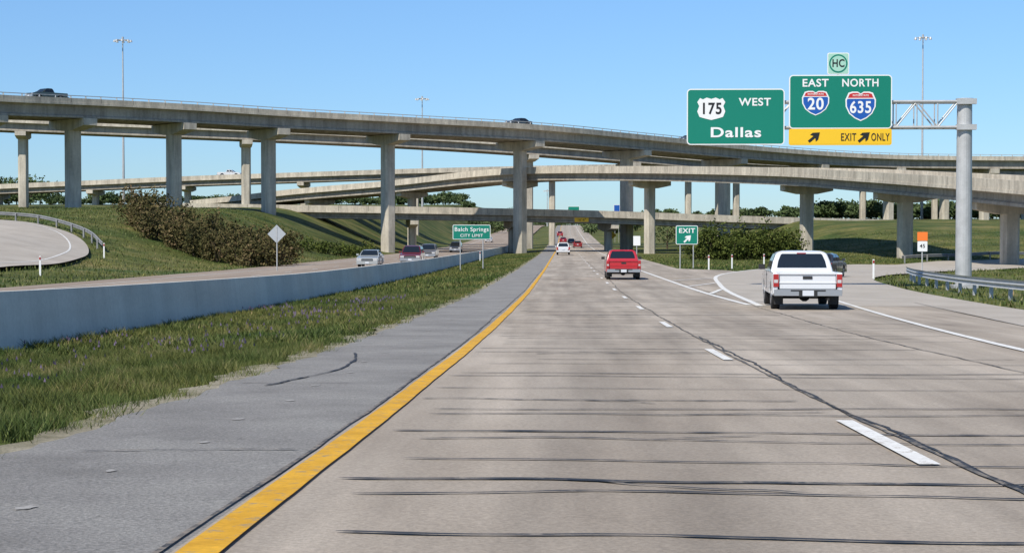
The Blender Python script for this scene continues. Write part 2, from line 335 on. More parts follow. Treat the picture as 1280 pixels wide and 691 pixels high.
def deck(name,ctrl,W,gd,cols,cw=2.0,ph=.9,rail=False,ng=4,capd=1.3,capw=None):
    root=empty(name); C=[(*site(c[0],c[1]),lev(c[2],c[1])) for c in ctrl]; P,idx=catmull(C,10)
    b=B(); h=W/2
    sweep(b,P,rect(-h,-h+.3,-ph,0)); sweep(b,P,rect(h-.3,h,-ph,0)); sweep(b,P,rect(-h-.06,h+.06,-ph-.28,-ph-.003))
    if rail:
        for s in(-1,1):
            sweep(b,P,rect(s*(h-.15)-.05,s*(h-.15)+.05,.28,.38),1)
    b.obj('parapet_and_slab',[m_par,m_steel],root)
    L=np.concatenate([[0],np.cumsum(np.linalg.norm(np.diff(P[:,:2],axis=0),axis=1))])
    T=np.gradient(P[:,:2],axis=0); T/=np.linalg.norm(T,axis=1)[:,None]
    rb=B(); jb=B()
    for l in np.arange(0,L[-1],2.5):
        p=[np.interp(l,L,P[:,k]) for k in range(3)]; t=[np.interp(l,L,T[:,k]) for k in range(2)]
        an=math.atan2(t[1],t[0])-math.pi/2
        for s in(-1,1):
            if rail: rb.box((p[0]+t[1]*s*(h-.15),p[1]-t[0]*s*(h-.15),p[2]+.14),(.14,.14,.3))
            if int(l/2.5)%2==0: jb.box((p[0]+t[1]*s*(h+.001),p[1]-t[0]*s*(h+.001),p[2]-ph/2),(.012,.05,ph-.06),0,an)
    if rail: rb.obj('rail_posts',[m_steel],root)
    jb.obj('parapet_joints',[m_seam],root)
    g=B()
    for k in range(ng):
        o=-h+1.0+k*(W-2.0)/(ng-1)
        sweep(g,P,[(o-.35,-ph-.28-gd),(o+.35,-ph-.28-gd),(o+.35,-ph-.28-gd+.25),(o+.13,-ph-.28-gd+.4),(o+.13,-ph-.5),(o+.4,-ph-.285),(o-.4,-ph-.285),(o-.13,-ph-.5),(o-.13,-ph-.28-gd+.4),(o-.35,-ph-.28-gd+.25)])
    for i in cols:
        j=idx[i]; p=P[j]; an=math.atan2(T[j][1],T[j][0])-math.pi/2
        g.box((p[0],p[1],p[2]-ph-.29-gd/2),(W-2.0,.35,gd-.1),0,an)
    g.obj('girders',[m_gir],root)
    c=B()
    for i in cols:
        j=idx[i]; p=P[j]; an=math.atan2(T[j][1],T[j][0])-math.pi/2; top=p[2]-ph-.28-gd-.02
        zg=float(ground(p[0],p[1]))-.8
        if top-zg<1.6: continue
        cl=(capw or W-.8)/2; ca,sa=math.cos(an),math.sin(an)
        prof=[(-cl,0),(-cl,-capd*.62),(-cw/2-.35,-capd),(cw/2+.35,-capd),(cl,-capd*.62),(cl,0)]; Q=[]
        for yy in(-cw*.48,cw*.48):
            for x,z in prof: Q.append((p[0]+x*ca-yy*sa,p[1]+x*sa+yy*ca,top+z))
        n=6; c.add(Q,[tuple(range(n)),tuple(range(2*n-1,n-1,-1))]+[(k,k+n,(k+1)%n+n,(k+1)%n) for k in range(n)])
        hw=cw/2; ch=cw*.18; oc=[(hw,-hw+ch),(hw,hw-ch),(hw-ch,hw),(-hw+ch,hw),(-hw,hw-ch),(-hw,-hw+ch),(-hw+ch,-hw),(hw-ch,-hw)]
        Q=[(p[0]+x*ca-y*.85*sa,p[1]+x*sa+y*.85*ca,z) for z in(zg,top-capd+.01) for x,y in oc]
        c.add(Q,[(k,(k+1)%8,(k+1)%8+8,k+8) for k in range(8)])
    c.obj('piers',[m_colm],root)
    return P,idx,T
A=[(-260,205,108),(-130,214,115),(-20,222,122),(92,232,127),(218,242,133.5),(336,252,141),(485,264,149),(650,281,158.5),(783,302,171),(905,325,183),(1010,342,191),(1110,352,195.5),(1230,358,197),(1400,362,198)]
PA=deck('flyover_bridge',A,10.5,1.7,list(range(1,13)),2.1,ph=.6,rail=True,capd=1.5)
A2=[(-200,318,138),(30,322,149),(308,330,160),(500,338,169),(660,345,179),(785,352,189),(900,360,199),(1010,372,204),(1180,385,207),(1400,395,208)]
deck('flyover_bridge',A2,9.5,1.5,[1,2,4,5,6,7,8],2.1,ph=.8)
Bc=[(1480,118,236),(1370,132,228),(1262,150,221.5),(1131,180,215),(1008,211,210),(812,256,208.5),(650,291,212),(515,314,226),(400,330,236),(320,345,245),(260,355,251)]
deck('connector_bridge',Bc,9.5,1.1,[1,2,3,4,5,6,7,8],1.5,ph=.8,capd=1.1,capw=6.6)
Cc=[(-300,400,242),(-100,395,236),(0,392,231.5),(120,390,226.5),(235,388,221.5),(380,385,216.5),(520,385,212),(690,388,208),(860,392,205),(920,395,204),(1078,400,203),(1168,400,203),(1280,400,203),(1450,400,204)]
PC=deck('connector_bridge',Cc,9.5,1.1,[1,2,3,4,5,6,7,8,9,10,11,12],1.6,ph=.8,capd=1.2)
Dc=[(200,285,254),(345,287,256.5),(515,290,259),(640,293,261.5),(760,296,264.5),(940,302,271),(1100,310,275)]
deck('street_overpass_bridge',Dc,11,1.0,[2,3,4],1.4,ph=.9,ng=5,capw=9.5)
# ------------------------------------------------------------------ guardrails, delineators
def guardrail(pts,name='guardrail',mat=None):
    mat=mat or m_steel
    root=empty(name); P,_=catmull(pts,8); P3=np.array([(p[0],p[1],float(ground(p[0],p[1]))-.05) for p in P])
    b=B(); zc=.58
    sweep(b,P3,[(-.02,zc-.16),(.05,zc-.11),(.05,zc-.05),(-.02,zc),(.05,zc+.05),(.05,zc+.11),(-.02,zc+.16),(-.035,zc+.16),(.035,zc+.1),(.035,zc+.06),(-.035,zc),(.035,zc-.06),(.035,zc-.1),(-.035,zc-.16)])
    b.obj('w_beam',[mat],root); L=np.concatenate([[0],np.cumsum(np.linalg.norm(np.diff(P,axis=0),axis=1))]); g=B()
    T=np.gradient(P,axis=0); T/=np.linalg.norm(T,axis=1)[:,None]
    for l in np.arange(.3,L[-1],3.8):
        x=np.interp(l,L,P[:,0]);y=np.interp(l,L,P[:,1]);tx=np.interp(l,L,T[:,0]);ty=np.interp(l,L,T[:,1]); z=float(ground(x,y)); g.box((x+ty*.13,y-tx*.13,z+.25),(.12,.15,.8))
    g.obj('posts',[mat],root)
guardrail([(13.2,28),(14.4,46),(15.9,66),(17.6,84),(19.4,96)])
guardrail([tuple(p) for p in offs(loopc,-4.9)[4:36:5]],mat=m_rail)
guardrail([tuple(p) for p in offs(rampL,-1.6)[33:52:5]],mat=m_rail)
def delineator(u,v,h=1.15):
    r=empty('delineator_post',(u,v,float(ground(u,v))-.06)); b=B(); b.box((0,0,h/2),(.11,.03,h)); b.box((0,-.022,h-.14),(.09,.012,.16),1); b.obj('post',[m_white,m_tail],r,.008)
for q,d in((50,98),(130,128),(886,128),(915,133),(955,138),(1092,96),(1012,125),(600,190)): delineator(*site(q,d))
# ------------------------------------------------------------------ signs
def rrect(w,h,r,n=5,cx=0,cz=0):
    P=[]
    for sx,sz,a0 in((1,1,0),(-1,1,90),(-1,-1,180),(1,-1,270)):
        for k in range(n+1):
            a=math.radians(a0+90*k/n); P.append((cx+sx*(w/2-r)+r*math.cos(a)*0,cz+sz*(h/2-r))) if False else P.append((cx+sx*(w/2-r)+r*math.cos(a),cz+sz*(h/2-r)+r*math.sin(a)))
    return P
def plate(root,name,pts,y,t,mat):
    b=B(); b.prismy(pts,y,y+t); return b.obj(name,[mat],root)
def txt(root,s,cx,cz,cap,mat,y,bold=.02,sx=1.):
    c=bpy.data.curves.new('text_'+s,'FONT'); c.body=s; c.size=cap/.70; c.align_x='CENTER'; c.align_y='CENTER'; c.extrude=.004; c.offset=bold*cap; c.space_character=1.1
    c.materials.append(mat); o=bpy.data.objects.new('text_'+s,c); COL.objects.link(o); o.parent=root; o.location=(cx,y,cz); o.rotation_euler=(math.pi/2,0,0); o.scale=(sx,1,1)
def arrow(root,cx,cz,s,mat,y,ang=-45):
    P=[(-.09,-.5),(.09,-.5),(.09,.02),(.3,-.12),(.3,.1),(0,.5),(-.3,.1),(-.3,-.12),(-.09,.02)]; a=math.radians(ang)
    plate(root,'arrow',[(cx+s*(x*math.cos(a)-z*math.sin(a)),cz+s*(x*math.sin(a)+z*math.cos(a))) for x,z in P],y,.006,mat)
def bigsign(root,name,cx,cz,w,h,fill,y=0.,bord=.05,border=m_white,r=.18):
    plate(root,name+'_border',rrect(w,h,r,5,cx,cz),y,.05,border)
    plate(root,name,rrect(w-2*bord,h-2*bord,r-bord,5,cx,cz),y-.006,.005,fill)
S=27.45; gd_=76.5
gu,gv=site(1208,gd_); gz=float(ground(gu,gv))
root=empty('overhead_sign_gantry',(gu,gv,0))
X=lambda px:(px-1208)/S; Zs=lambda e:(290-e)/S
b=B(); b.tube((0,.55,gz-.3),(0,.55,Zs(124)),.37,.34,20); b.box((0,.55,gz+.02),(1.1,1.1,.16)); b.tube((0,.55,Zs(124)),(0,.55,Zs(124)+.05),.4,.4,20)
zt,zb=Zs(127),Zs(159)
xl=X(862)
for yy in(.2,.9):
    for z in(zt,zb): b.tube((xl,yy,z),(.45,yy,z),.065)
n=14; xs=np.linspace(xl,-.35,n)
for yy in(.2,.9):
    for i in range(n-1):
        b.tube((xs[i],yy,zt if i%2 else zb),(xs[i+1],yy,zb if i%2 else zt),.035,n=6)
        b.tube((xs[i],yy,zb),(xs[i],yy,zt),.03,n=6)
for i in range(n):
    for z in(zt,zb): b.tube((xs[i],.2,z),(xs[i],.9,z),.03,n=6)
b.box((0,.2,zt),(.9,.25,.25));b.box((0,.2,zb),(.9,.25,.25))
for px in(880,960,1005,1095): b.box((X(px),.12,Zs(147)),(.1,.08,2.4))
o=b.obj('pole_and_truss',[m_steel],root)
cx,cz=X(920),Zs(146); bigsign(root,'dallas_panel',cx,cz,122/S,70/S,m_green)
W_=lambda px,e:(X(px),Zs(e))
def usshield(cx,cz,w,h,y):
    H=[(0,.44),(.16,.5),(.3,.42),(.4,.48),(.5,.3),(.43,.12),(.5,-.12),(.42,-.36),(.2,-.44),(0,-.5)]
    P=[(cx+w*x,cz+h*z) for x,z in H]+[(cx-w*x,cz+h*z) for x,z in H[-2:0:-1]]; plate(root,'us_shield',P,y,.008,m_white)
usshield(*W_(889.5,136),35/S,28/S,-.02); txt(root,'175',*W_(889.5,136.3),.5,m_blk,-.028,.03,.86)
txt(root,'WEST',*W_(944,128),.34,m_white,-.02,.03,1.08); txt(root,'Dallas',*W_(920,166),.44,m_white,-.02,.03,1.4)
bigsign(root,'interstate_panel',X(1050.5),Zs(127.5),128/S,67/S,m_green); 
bigsign(root,'exit_only_panel',X(1050.5),Zs(171.4),128/S,20.5/S,m_syel,border=m_syel,r=.1)
txt(root,'EAST',*W_(1019,104.5),.34,m_white,-.02,.03,1.04); txt(root,'NORTH',*W_(1075,104.5),.34,m_white,-.02,.03,.93)
def ishield(cx,cz,w,h,t):
    H=[(0,.43),(.1,.5),(.28,.5),(.4,.46),(.5,.22),(.49,-.02),(.38,-.26),(.2,-.42),(0,-.52)]
    def sh(k): return [(cx+w*k*x,cz+h*k*z) for x,z in H]+[(cx-w*k*x,cz+h*k*z) for x,z in H[-2:0:-1]]
    plate(root,'interstate_shield_edge',sh(1.),-.02,.008,m_white); plate(root,'interstate_shield',sh(.91),-.026,.005,m_blue)
    k=.91; P=[(cx+w*k*x,cz+h*k*z) for x,z in[(0,.43),(.1,.5),(.28,.5),(.4,.46),(.46,.3),(-.46,.3),(-.4,.46),(-.28,.5),(-.1,.5)]]
    plate(root,'shield_top',P,-.031,.004,m_red); plate(root,'shield_line',[(cx-w*.43,cz+h*.25),(cx+w*.43,cz+h*.25),(cx+w*.43,cz+h*.28),(cx-w*.43,cz+h*.28)],-.033,.003,m_white)
    txt(root,'INTERSTATE',cx,cz+h*.365,.085,m_white,-.036); txt(root,t,cx,cz-h*.06,.52,m_white,-.034,.03,.84 if len(t)>2 else .95)
ishield(*W_(1019.5,129),34/S,30/S,'20'); ishield(*W_(1075.5,133),38/S,36/S,'635')
arrow(root,*W_(1018,171.5),.66,m_blk,-.02,-50); txt(root,'EXIT',*W_(1060.5,172),.34,m_blk,-.02,.01,.66); arrow(root,*W_(1080,171.5),.66,m_blk,-.02,-50); txt(root,'ONLY',*W_(1100,172),.34,m_blk,-.02,.01,.60)
cx,cz=W_(1047.5,80); plate(root,'hc_placard',rrect(27/S,27/S,.08,4,cx,cz),0.,.04,m_white); plate(root,'hc_field',rrect(25/S,25/S,.06,4,cx,cz),-.006,.005,m_mint)
ring=lambda r:[(cx+r*math.cos(k/28*6.2832),cz+r*math.sin(k/28*6.2832)) for k in range(28)]
plate(root,'hc_ring',ring(.42),-.011,.004,m_green); plate(root,'hc_disc',ring(.35),-.015,.003,m_mint); txt(root,'HC',cx,cz,.34,m_blk,-.021,.03,.8)
b=B(); b.box((cx,.05,cz-.4),(.08,.05,1.2)); b.obj('placard_bracket',[m_steel],root)
def post_sign(name,q,d,ztop,w,h,fn,nposts=2,rzz=0,pw=.09):
    u,v=site(q,d); g=float(ground(u,v)); r=empty(name,(u,v,0),rzz); b=B(); zt=lev(ztop,d)
    for x in ((-w*.3,w*.3) if nposts==2 else (0,)): b.tube((x,.08,g-.3),(x,.08,zt-.03),pw/2,n=8)
    b.obj('posts',[m_steel],r); fn(r,zt-h/2,w,h); return r
def f_exit(r,cz,w,h):
    bigsign(r,'panel',0,cz,w,h,m_green,r=.12,bord=.05); txt(r,'EXIT',0,cz+h*.22,.36,m_white,-.02,.03,1.15); arrow(r,0.05,cz-h*.2,.78,m_white,-.02,-45)
post_sign('exit_sign',858.5,134,282,1.75,1.5,f_exit)
def f_balch(r,cz,w,h):
    bigsign(r,'panel',0,cz,w,h,m_green,r=.1,bord=.045); txt(r,'Balch Springs',0,cz+h*.18,.34,m_white,-.02,.012,1.0); txt(r,'CITY LIMIT',0,cz-h*.24,.24,m_white,-.02,.012,1.05)
post_sign('city_limit_sign',589.5,140,281,3.15,1.22,f_balch)
def f_dia(r,cz,w,h):
    k=w*.707; plate(r,'panel',[(0,cz-k),(k,cz),(0,cz+k),(-k,cz)],0,.02,m_back); plate(r,'brace',[(-.03,cz-k*.8),(.03,cz-k*.8),(.03,cz+k*.8),(-.03,cz+k*.8)],-.03,.03,m_steel)
post_sign('warning_sign',346,122,283,.95,1.1,f_dia,1)
def f_or(r,cz,w,h):
    plate(r,'orange_panel',rrect(w,h,.04,3,0,cz),0,.03,m_org); plate(r,'white_panel',rrect(w*.95,h*1.15,.04,3,0,cz-h*1.12),0,.03,m_white); txt(r,'45',0,cz-h*1.1,.25,m_blk,-.01)
post_sign('ramp_speed_sign',1153,118,290,.72,.62,f_or,1)
def f_yd(r,cz,w,h):
    k=w*.707; plate(r,'panel',[(0,cz-k),(k,cz),(0,cz+k),(-k,cz)],0,.02,m_syel)
post_sign('yellow_warning_sign',766,300,291,.9,.9,f_yd,1)
def f_w(r,cz,w,h): plate(r,'panel',rrect(w,h,.04,3,0,cz),0,.03,m_white)
post_sign('roadside_sign',796,168,295,.7,.95,f_w,1)
def f_g(r,cz,w,h): bigsign(r,'panel',0,cz,w,h,m_green,r=.12,bord=.1)
post_sign('guide_sign',717,520,258,3.6,1.5,f_g); 
def f_b(r,cz,w,h): bigsign(r,'panel',0,cz,w,h,m_blue,r=.12,bord=.1)
post_sign('service_sign',771,430,256,1.6,2.0,f_b)
u,v=site(727,293.5-7.6); r=empty('clearance_sign',(u,v,0)); z=lev(275,287); plate(r,'panel',rrect(2.4,.7,.08,4,0,z),0,.05,m_syel); txt(r,"16'-6\"",0,z,.4,m_blk,-.01)
# ------------------------------------------------------------------ high mast lights
def mast(q,d,e):
    u,v=site(q,d); g=float(ground(u,v)); zt=lev(e,d); r=empty('high_mast_light',(u,v,0)); b=B(); b.tube((0,0,g-.5),(0,0,zt),.34,.13,12)
    R=1.9
    for k in range(20):
        a=k/20*6.283;c=(k+1)/20*6.283; b.tube((R*.6*math.cos(a),R*.6*math.sin(a),zt-.3),(R*.6*math.cos(c),R*.6*math.sin(c),zt-.3),.08,n=5)
    for k in range(8):
        a=k/8*6.283+.2; b.tube((0,0,zt-.1),(R*.9*math.cos(a),R*.9*math.sin(a),zt-.3),.05,n=5); b.tube((R*math.cos(a),R*math.sin(a),zt-.7),(R*math.cos(a),R*math.sin(a),zt-.2),.36,.15,10)
    b.tube((0,0,zt-.5),(0,0,zt+.5),.25,.25,10); b.obj('mast',[m_steel],r)
mast(155,400,50); mast(528,520,123); mast(1152,410,47); mast(684,900,238)
# ------------------------------------------------------------------ vehicles
def arc(yc,r,z0,zc=.36,n=9):
    a0=math.asin(max(-1,min(1,(z0-zc)/r))); return [(yc+r*math.cos(math.pi-a0-(math.pi-2*a0)*k/n),zc+r*math.sin(math.pi-a0-(math.pi-2*a0)*k/n)) for k in range(n+1)]
def vehicle(kind,name,paint,loc,rzz,bump=None):
    pm=M('paint_'+name+str(len(bpy.data.materials)),paint,.28,0.,.5,1.)
    r=empty(name,loc,rzz)
    K={'pickup':dict(L=5.35,W=1.9,belt=1.06,hood=.99,cab=(-.72,1.25,-.46,.42),top=1.64,zb=.43,wr=.37,bed=-.74),
       'suv':dict(L=4.8,W=1.88,belt=1.05,hood=.98,cab=(-2.25,1.15,-2.0,.35),top=1.72,zb=.38,wr=.36,bed=None),
       'car':dict(L=4.6,W=1.78,belt=.93,hood=.86,cab=(-1.75,1.0,-1.0,.1),top=1.42,zb=.28,wr=.32,bed=None)}[kind]
    L,W,bl,hd,zb,wr=K['L'],K['W'],K['belt'],K['hood'],K['zb'],K['wr']; h=L/2; w=W/2; ya,yb,yc,yd=K['cab']; tp=K['top']
    yr,yf=-h+1.12,h-.95; ar=wr+.08
    top=[(h-.02,zb+.1),(h,hd-.25),(h-.12,hd-.08),(h-.45,hd-.02),(yb,hd+.06),(yb-.2,bl),(ya if K['bed'] is None else yb-.3,bl)]
    if kind=='car': top+=[(-h+.35,bl+.02),(-h+.04,bl-.03),(-h,zb+.2)]
    else: top+=[(-h+.02,bl),(-h,bl-.06),(-h,zb+.05)]
    bot=[(-h+.05,zb)]+arc(yr,ar,zb,wr)+arc(yf,ar,zb,wr)+[(h-.06,zb)]
    prof=bot+top
    b=B()
    b.prismx(prof,-w,-w+.14); b.prismx(prof,w-.14,w)
    if K['bed'] is not None:
        b.prismx([(K['bed'],.7),(K['bed'],bl-.005),(yb-.2,bl-.005),(yb,hd+.055),(h-.45,hd-.025),(h-.13,hd-.09),(h-.02,hd-.26),(h-.04,.7)],-w+.13,w-.13)
        b.box((0,(-h+K['bed'])/2,.78),(W-.26,h+K['bed'],.06)); b.box((0,-h+.06,(bl-.02+.6)/2),(W-.34,.08,bl-.02-.6))
        b.box((0,0,.56),(W-.75,L-.2,.3))
        b.box((0,-h+.035,bl-.03),(W-.34,.11,.06)); 
    else:
        q=[(-h+.03,.72),(-h+.05,bl-.05),(ya,bl-.005),(yb-.2,bl-.005),(yb,hd+.055),(h-.45,hd-.025),(h-.13,hd-.09),(h-.02,hd-.26),(h-.04,.72)]
        b.prismx(q,-w+.13,w-.13); b.box((0,0,(zb+.74)/2),(W-.62,L-.1,.74-zb))
    b.obj('body',[pm],r,.04)
    cb=B(); wb=w-.06; wt=w-.25; zr=tp
    rings=[(ya,yb,wb,bl-.03),(ya+(yc-ya)*.5,yb+(yd-yb)*.5,wb-(wb-wt)*.4,bl+(zr-bl)*.48),(ya+(yc-ya)*.9,yb+(yd-yb)*.88,wb+(wt-wb)*.86,bl+(zr-bl)*.86),(yc+.03,yd-.08,wt-.03,zr-.045),(yc+.12,yd-.25,wt-.16,zr-.008),(yc+.35,yd-.4,wt-.36,zr)]
    P=[]
    for a,c,x,z in rings: P+=[(-x,a,z),(x,a,z),(x,c,z),(-x,c,z)]
    nr=len(rings)-1
    fs=[(i*4+k,i*4+(k+1)%4,i*4+(k+1)%4+4,i*4+k+4) for i in range(nr) for k in range(4)]+[(nr*4,nr*4+1,nr*4+2,nr*4+3),(3,2,1,0)]
    cb.add(P,fs); cb.obj('cabin',[pm],r,.05)
    gb=B()
    def pane(i,j,k,l,s0,s1,t0,t1,o=.016):
        lo=[Vector(P[x]) for x in(i,j)]; mid=[Vector(P[x+4]) for x in(i,j)]; hi=[Vector(P[x+8]) for x in(i,j)]
        n=(lo[1]-lo[0]).cross(hi[0]-lo[0]).normalized()*o
        def f(s,t):
            if t<.5: a,b_,k=lo,mid,t*2
            else: a,b_,k=mid,hi,t*2-1
            return (a[0]*(1-s)+a[1]*s)*(1-k)+(b_[0]*(1-s)+b_[1]*s)*k+n
        gb.add([f(s0,t0),f(s1,t0),f(s1,.5),f(s0,.5),f(s1-.012,t1-.06),f(s1-.035,t1),f(s0+.035,t1),f(s0+.012,t1-.06)],[(0,1,2,3),(3,2,4,5,6,7)])
    pane(0,1,5,4,.09,.91,.2,.97); pane(2,3,7,6,.05,.95,.1,.99)
    for sd in((1,2,6,5),(3,0,4,7)):
        cuts=[(.06,.46),(.5,.93)] if kind!='suv' else [(.05,.3),(.33,.63),(.66,.95)]
        if sd[0]==3: cuts=[(1-c,1-a) for a,c in cuts]
        for s0,s1 in cuts: pane(*sd,s0,s1,.14,.96)
    gb.obj('windows',[m_glass],r)
    t=B()
    for sx in(-1,1):
        for yy in(yr,yf):
            t.tube((sx*(w-.25),yy,wr),(sx*(w-.05),yy,wr),wr,wr,28,0); t.tube((sx*(w-.05),yy,wr),(sx*(w-.02),yy,wr),wr,wr*.93,28,0); t.tube((sx*(w-.06),yy,wr),(sx*(w-.005),yy,wr),wr*.62,wr*.6,16,1); t.tube((sx*(w-.02),yy,wr),(sx*(w+.002),yy,wr),.07,.06,8,0)
        t.box((sx*.12,0,zb-.03),(.08,L*.7,.12),0)
    t.tube((-.8,yr,wr),(.8,yr,wr),.07,n=8,mi=0); t.tube((-.8,yf,wr),(.8,yf,wr),.05,n=8,mi=0)
    if kind=='pickup': t.tube((0,yr-.12,wr),(0,yr+.12,wr),.15,n=10,mi=0)
    t.obj('wheels',[m_tyre,m_rim],r)
    d=B()  # 0 tail 1 head 2 trim 3 bumper 4 plate 5 paint
    if kind=='pickup':
        for sx in(-1,1): d.box((sx*(w-.085),-h-.005,bl-.22),(.15,.05,.35),0); d.box((sx*(w-.085),-h-.028,bl-.24),(.11,.012,.09),1)
        d.box((0,-h-.11,zb+.08),(W-.06,.2,.17),3); d.box((0,-h-.215,zb+.14),(W*.5,.01,.04),2); d.box((0,-h-.2,zb+.05),(.5,.05,.16),2); d.box((0,-h-.232,zb+.07),(.31,.012,.15),4)
        d.box((0,-h+.01,bl-.14),(.26,.02,.08),2)
        d.box((0,-h+.016,bl-.27),(.5,.008,.05),5)
        for sx in(-1,1): d.box((sx*(w-.175),-h+.012,.82),(.012,.03,.46),2)
        d.box((0,-h+.0,.575),(W-.2,.1,.05),2); d.box((0,yc-.0,tp-.075),(.26,.05,.03),0)
        for sx in(-1,1): d.box((sx*(w-.2),yr-.42,.3),(.26,.02,.3),2)
        d.tube((.55,-h-.18,.33),(.55,-h+.4,.33),.035,n=8,mi=2)
    else:
        for sx in(-1,1): d.box((sx*(w-.12),-h+.0,bl-.14),(.2,.06,.18 if kind=='car' else .4),0)
        d.box((0,-h-.04,zb+.14),(W-.06,.14,.24),5); d.box((0,-h-.0,.78 if kind=='suv' else .7),(.32,.05,.15),4)
    d.box((0,h+.03,zb+.1),(W-.05,.16,.26),3 if kind!='car' else 5); d.box((0,h+.0,hd-.27),(W*.5,.05,.22),2); d.box((0,h+.02,hd-.27),(W*.48,.03,.03),3)
    for sx in(-1,1):
        d.box((sx*(w-.24),h-.01,hd-.25),(.34,.09,.19),1); d.box((sx*(w+.1),yb-.32,bl+.09),(.19,.1,.15),2 if kind=='pickup' else 5)
        d.box((sx*(w+.004),yr+1.75,bl-.12),(.02,.16,.035),2); d.box((sx*(w+.002),(ya+yb)/2,(bl+zb)/2+.05),(.008,.012,bl-zb-.1),2)
    d.box((0,h+.115,zb+.1),(.31,.012,.14),4)
    d.obj('trim',[m_tail,m_head,m_plast,m_chr,m_plate,pm],r,.012)
    return r
def onroad(kind,name,paint,q,d,rzz,dz=0.):
    u,v=site(q,d); return vehicle(kind,name,paint,(u,v,float(rz(v))+dz+.01),rzz)
onroad('pickup','pickup_truck',(.66,.67,.68),1000,49.,-.06)
onroad('pickup','pickup_truck',(.45,.012,.02),777.5,95,0)
onroad('car','car',(.03,.03,.035),1031,100,-.35)
onroad('car','car',(.34,.36,.36),463,140,math.pi)
onroad('suv','suv',(.13,.008,.012),515.5,152,math.pi)
onroad('suv','suv',(.14,.13,.12),536,190,math.pi)
onroad('suv','suv',(.02,.02,.02),570,270,math.pi)
onroad('car','car',(.4,.4,.42),611,430,math.pi)
onroad('suv','suv',(.6,.6,.6),704,235,0); onroad('car','car',(.3,.01,.02),704,420,0); onroad('car','car',(.25,.02,.02),722,340,0)
onroad('car','car',(.05,.06,.08),714,400,0); onroad('car','car',(.7,.7,.7),732,620,0); onroad('suv','suv',(.3,.02,.02),700,520,0); onroad('car','car',(.5,.5,.5),640,560,math.pi)
def ondeck(D,q,kind,name,paint,ph,dr=1,lat=0.):
    P,idx,T=D; best=None
    for p,t in zip(P,T):
        x=p[0]*CT+p[1]*ST; y=-p[0]*ST+p[1]*CT; e=abs(640+F*x/y-q)
        if best is None or e<best[0]: best=(e,p,t)
    _,p,t=best; a=math.atan2(t[1],t[0])-math.pi/2
    if dr<0:a+=math.pi
    vehicle(kind,name,paint,(p[0]+t[1]*lat,p[1]-t[0]*lat,p[2]-ph+.0),a)
ondeck(PA,45,'pickup','pickup_truck',(.04,.06,.055),.3,-1,2.6); ondeck(PA,636,'car','car',(.02,.03,.05),.3,-1,2.6); ondeck(PA,845,'car','car',(.05,.05,.06),.3,-1,2.4)
ondeck(PC,285,'pickup','pickup_truck',(.65,.65,.65),.4,1,2.0); ondeck(PC,810,'car','car',(.1,.1,.1),.4,1,2.0)
# ------------------------------------------------------------------ vegetation
def cloud(blobs,leaf,name,mat,stem=True):
    Vs=[]
    for (x,y,z,rx,ry,rzz,n) in blobs:
        D=rng.normal(size=(n,3)); D/=np.linalg.norm(D,axis=1)[:,None]; ph=rng.random(3)*6
        lump=1+.22*np.sin(D[:,0]*5+ph[0])*np.sin(D[:,1]*5+ph[1])+.18*np.sin(D[:,2]*8+ph[2]); R=rng.random(n)**.4*lump
        C=np.array([x,y,z])+D*R[:,None]*np.array([rx,ry,rzz])
        a=rng.normal(size=(n,3)); a/=np.linalg.norm(a,axis=1)[:,None]; c=np.cross(a,rng.normal(size=(n,3))); c/=np.linalg.norm(c,axis=1)[:,None]
        s=leaf*(.5+rng.random(n))[:,None]
        Vs.append(np.stack([C-a*s,C+c*s*.6,C+a*s,C-c*s*.6],1))
    V=np.concatenate(Vs).reshape(-1,3); o=fastmesh(name,V,4,mat); return o
def blobs_line(q0,d0,q1,d1,n,r,h,cnt,jit=1.):
    out=[]
    for i in range(n):
        t=(i+random.random()*.6)/n; u,v=site(q0+(q1-q0)*t,d0+(d1-d0)*t); u+=random.uniform(-1,1)*jit; v+=random.uniform(-1,1)*jit*1.5
        rr=r*random.uniform(.7,1.2); hh=h*random.uniform(.65,1.1); g=float(ground(u,v)); out.append((u,v,g+hh*.45,rr,rr,hh*.55,cnt))
    return out
def shrubs(name,bl,leaf,mat):
    o=cloud(bl,leaf,'foliage',mat); r=empty(name); o.parent=r; b=B()
    for q in bl:
        for k in range(3):
            b.tube((q[0],q[1],float(ground(q[0],q[1]))-.2),(q[0]+random.uniform(-.5,.5)*q[3],q[1]+random.uniform(-.5,.5)*q[3],q[2]+q[5]*.3),.05*q[3]**.5,.02,5)
    b.obj('stems',[m_bark],r)
shrubs('shrub_mass',blobs_line(172,166,352,148,28,1.5,4.2,1000,1.3)+blobs_line(182,156,345,141,18,1.2,3.2,750,1.),.12,m_leaf)
shrubs('shrub_mass',blobs_line(868,186,998,188,20,1.4,3.9,900,1.3),.14,m_leafg)
shrubs('shrub_mass',blobs_line(385,205,465,222,8,1.2,2.,400,1.),.14,m_leafg)
def trees(name,specs,leaf):
    bl=[];b=B()
    for q,d,hh,rr in specs:
        u,v=site(q,d); g=float(ground(u,v))
        b.tube((u,v,g-.3),(u,v,g+hh*.6),.25*hh/8,.1,7)
        for k in range(6):
            a=random.random()*6.28; e=(u+math.cos(a)*rr*.75,v+math.sin(a)*rr*.75,g+hh*random.uniform(.3,.8)); b.tube((u,v,g+hh*random.uniform(.15,.35)),e,.1*hh/8,.03,5)
            bl.append((e[0],e[1],e[2],rr*.6,rr*.6,hh*.25,int(90)))
        bl.append((u,v,g+hh*.52,rr*.8,rr*.8,hh*.45,220))
    o=cloud(bl,leaf,'foliage',m_tree); r=empty(name); o.parent=r; b.obj('trunks',[m_bark],r)
sp=[]
